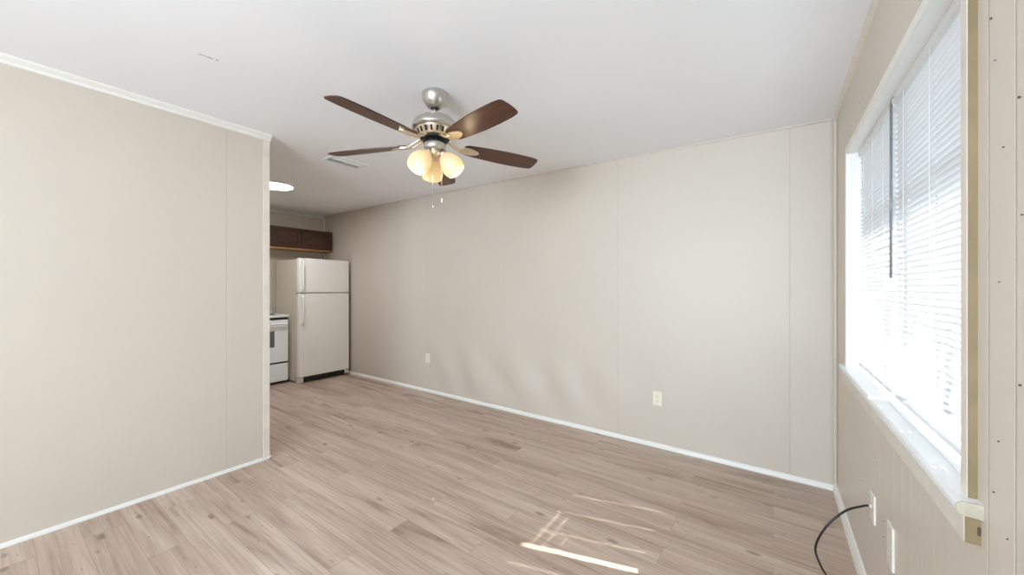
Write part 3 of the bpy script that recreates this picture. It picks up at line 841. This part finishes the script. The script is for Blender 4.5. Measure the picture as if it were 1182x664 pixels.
# ------------------------------------------------------------------ plates and cable on the window wall
def wall_plate(loc, label, h, m):
    x, y, z = loc
    t = thing('wall_plate', label, 'wall plate', loc)
    mb = MB(); mb.box(x-0.007, x+0.001, y-0.035, y+0.035, z-h/2, z+h/2, m, 0.003); mb.build('cover_plate', None, t)
    for s in (-1, 1):
        mb = MB(); mb.lathe([(0, 0), (0.0034, 0), (0.003, 0.0013), (0, 0.0015)], 12, M['plate_beige'], Matrix.Translation((x-0.0069, y, z+s*0.030)) @ Matrix.Rotation(-PI/2, 4, 'Y')); mb.build('screw', None, t)
    return t
t = wall_plate((XW, 2.085, 0.405), 'cream wall plate under the window with the black cable coming out', 0.118, M['plate'])
mb = MB(); mb.lathe([(0, 0), (0.008, 0), (0.008, 0.004), (0.0055, 0.006), (0.0055, 0.011), (0, 0.011)], 16, M['plate_beige'], Matrix.Translation((XW-0.0068, 2.085, 0.408)) @ Matrix.Rotation(-PI/2, 4, 'Y')); mb.build('bushing', None, t)
wall_plate((XW, 1.805, 0.408), 'blank cream wall plate under the window, nearest the camera', 0.150, M['plate'])
def smooth_path(P, n=10):
    P = [Vector(p) for p in P]; out = []
    for i in range(len(P)-1):
        p0, p1, p2, p3 = P[max(i-1, 0)], P[i], P[i+1], P[min(i+2, len(P)-1)]
        for k in range(n):
            t = k/n
            out.append(0.5*((2*p1) + (p2-p0)*t + (2*p0-5*p1+4*p2-p3)*t*t + (3*p1-p0-3*p2+p3)*t**3))
    return out + [P[-1]]
mb = MB()
mb.tube(smooth_path([(0.322, 2.085, 0.408), (0.300, 2.070, 0.406), (0.239, 2.03, 0.383), (0.178, 2.005, 0.308), (0.147, 2.030, 0.200), (0.165, 2.060, 0.115), (0.200, 2.060, 0.050), (0.225, 2.00, 0.010), (0.222, 1.90, -0.0015), (0.20, 1.76, -0.003), (0.12, 1.66, -0.0035), (0.05, 1.62, -0.003)]), 0.0042, 10, M['cable'])
tag(mb.build('coax_cable', None, None, (0.2, 1.9, 0.0)), 'black cable looping from the wall plate down to the floor', 'cable')

# ------------------------------------------------------------------ mini blinds
TILT = math.radians(54)
PITCHZ, SW = 0.0203, 0.025
XB = 0.3855                                 # middle of the slats
BZ0, BZ1 = 0.914, 1.978
def blind(y0, y1, label, bent, wand):
    t = thing('mini_blind', label, 'window blind', (XB, (y0+y1)/2, OZ1), 'mini blinds in the window')
    mb = MB()
    mb.box(XB-0.0135, XB+0.0135, y0-0.004, y1+0.004, OZ1-0.029, OZ1-0.002, M['vent'], 0.002)
    mb.build('headrail', None, t)
    mb = MB(); i = mb.mi(M['slat'])
    nslat = int((BZ1-BZ0)/PITCHZ)+1
    lads = (y0+0.13, (y0+y1)/2, y1-0.13)
    st = set(round(y0 + (y1-y0)*q/18, 5) for q in range(19))
    st = sorted({v for v in st if all(abs(v-l) > 0.007 for l in lads)} | {round(l+q*0.0055, 5) for l in lads for q in (-1, 1)})
    cs = (-0.5, -0.27, -0.11, 0.11, 0.27, 0.5)
    for k in range(nslat):
        z = BZ0 + k*PITCHZ
        rows = []
        w = 0.0012*math.sin(k*2.3)
        for y in st:
            q = (y-y0)/(y1-y0)
            tl = TILT + 0.035*math.sin(k*1.7) + bent(y, z)
            zz = z - 0.0009*math.sin(PI*((q*3) % 1))
            row = []
            for c in cs:
                s = c*SW
                crown_ = 0.0016*(1-(2*c)**2)
                # inner (room) edge up, outer edge down
                row.append(mb.bm.verts.new((XB - s*math.cos(tl) + crown_*math.sin(tl) + w*0.3, y, zz + s*math.sin(tl) + crown_*math.cos(tl))))
            rows.append(row)
        for q in range(len(st)-1):
            a, b = rows[q], rows[q+1]
            hole = any(abs((st[q]+st[q+1])/2-l) < 0.001 for l in lads)      # rout hole of the lift cord
            for c in range(5):
                if hole and c == 2: continue
                f = mb.bm.faces.new((a[c], a[c+1], b[c+1], b[c])); f.smooth = True; f.material_index = i
    mb.build('slats', None, t)
    mb = MB(); mb.box(XB-0.012, XB+0.012, y0, y1, BZ0-0.026, BZ0-0.014, M['slat'], 0.002); mb.build('bottom_rail', None, t)
    for yy in lads:
        mb = MB()
        for xx in (XB-0.0128, XB+0.0128):
            mb.tube([(xx, yy, BZ0-0.016), (xx, yy, (BZ0+BZ1)/2), (xx, yy, OZ1-0.028)], 0.0007, 5, M['cord'])
        mb.build('ladder_cord', None, t)
    if wand:
        mb = MB()
        yy = y1-0.045
        mb.tube([(XB-0.020, yy, OZ1-0.018), (XB-0.027, yy, OZ1-0.026), (XB-0.027, yy, OZ1-0.045)], 0.0022, 8, M['wand'])
        mb.tube([(XB-0.027, yy, OZ1-0.045), (XB-0.0275, yy-0.001, 1.65), (XB-0.028, yy-0.002, 1.335)], 0.0042, 6, M['wand'])
        mb.build('tilt_wand', None, t)['label'] = 'grey tilt wand'
    return t
GAP = 2.000                                 # the slit between the two blinds
def bent_far(y, z):
    d = 0.0
    for zc, ya, yb2, hw in ((1.500, GAP, 2.42, 0.51), (1.437, GAP, 2.39, 0.51), (1.355, GAP, 2.27, 0.51)):
        if abs(z-zc) < PITCHZ*hw and ya-0.01 < y < yb2:
            d -= math.radians(99)*min(1, (yb2-y)/0.08)
    return d
blind(OY0+0.006, GAP-0.015, 'white mini blind nearer the camera, with the grey wand at its far edge', lambda y, z: 0, True)
blind(GAP+0.015, OY1-0.012, 'white mini blind farther from the camera, nearer the back wall', bent_far, False)
mb = MB()
mb.tube(smooth_path([(XB-0.022, 1.965, 0.905), (XB-0.028, 1.950, 0.885), (XB-0.034, 1.935, 0.8765), (0.325, 1.960, 0.8765), (0.303, 1.985, 0.8772)]), 0.0018, 8, M['cord'])
mb.tube(smooth_path([(XB-0.034, 1.935, 0.8768), (XB-0.036, 1.75, 0.8762), (XB-0.034, 1.50, 0.8762), (XB-0.036, 1.25, 0.8762)]), 0.0016, 8, M['cord'])
tag(mb.build('lift_cord', None, None, (0.35, 1.93, 0.876)), 'thin white blind cord lying on the window sill', 'cord')

# ------------------------------------------------------------------ crumbs on the floor
for (x, y, r, lab) in ((-1.705, 1.591, 0.006, 'tiny white crumb lying on the planks in mid-floor'),):
    mb = MB()
    tb = bmesh.new(); bmesh.ops.create_icosphere(tb, subdivisions=2, radius=r)
    for v in tb.verts: v.co *= 1 + 0.25*noise.noise(v.co*300); v.co.z *= 0.55
    mb._merge(tb, M['speck'], Matrix.Translation((x, y, fz(x, y)+r*0.45)))
    tag(mb.build('crumb', None, None, (x, y, fz(x, y))), lab, 'crumb')

for o in COL.objects:
    if 'wl' in o: del o['wl']
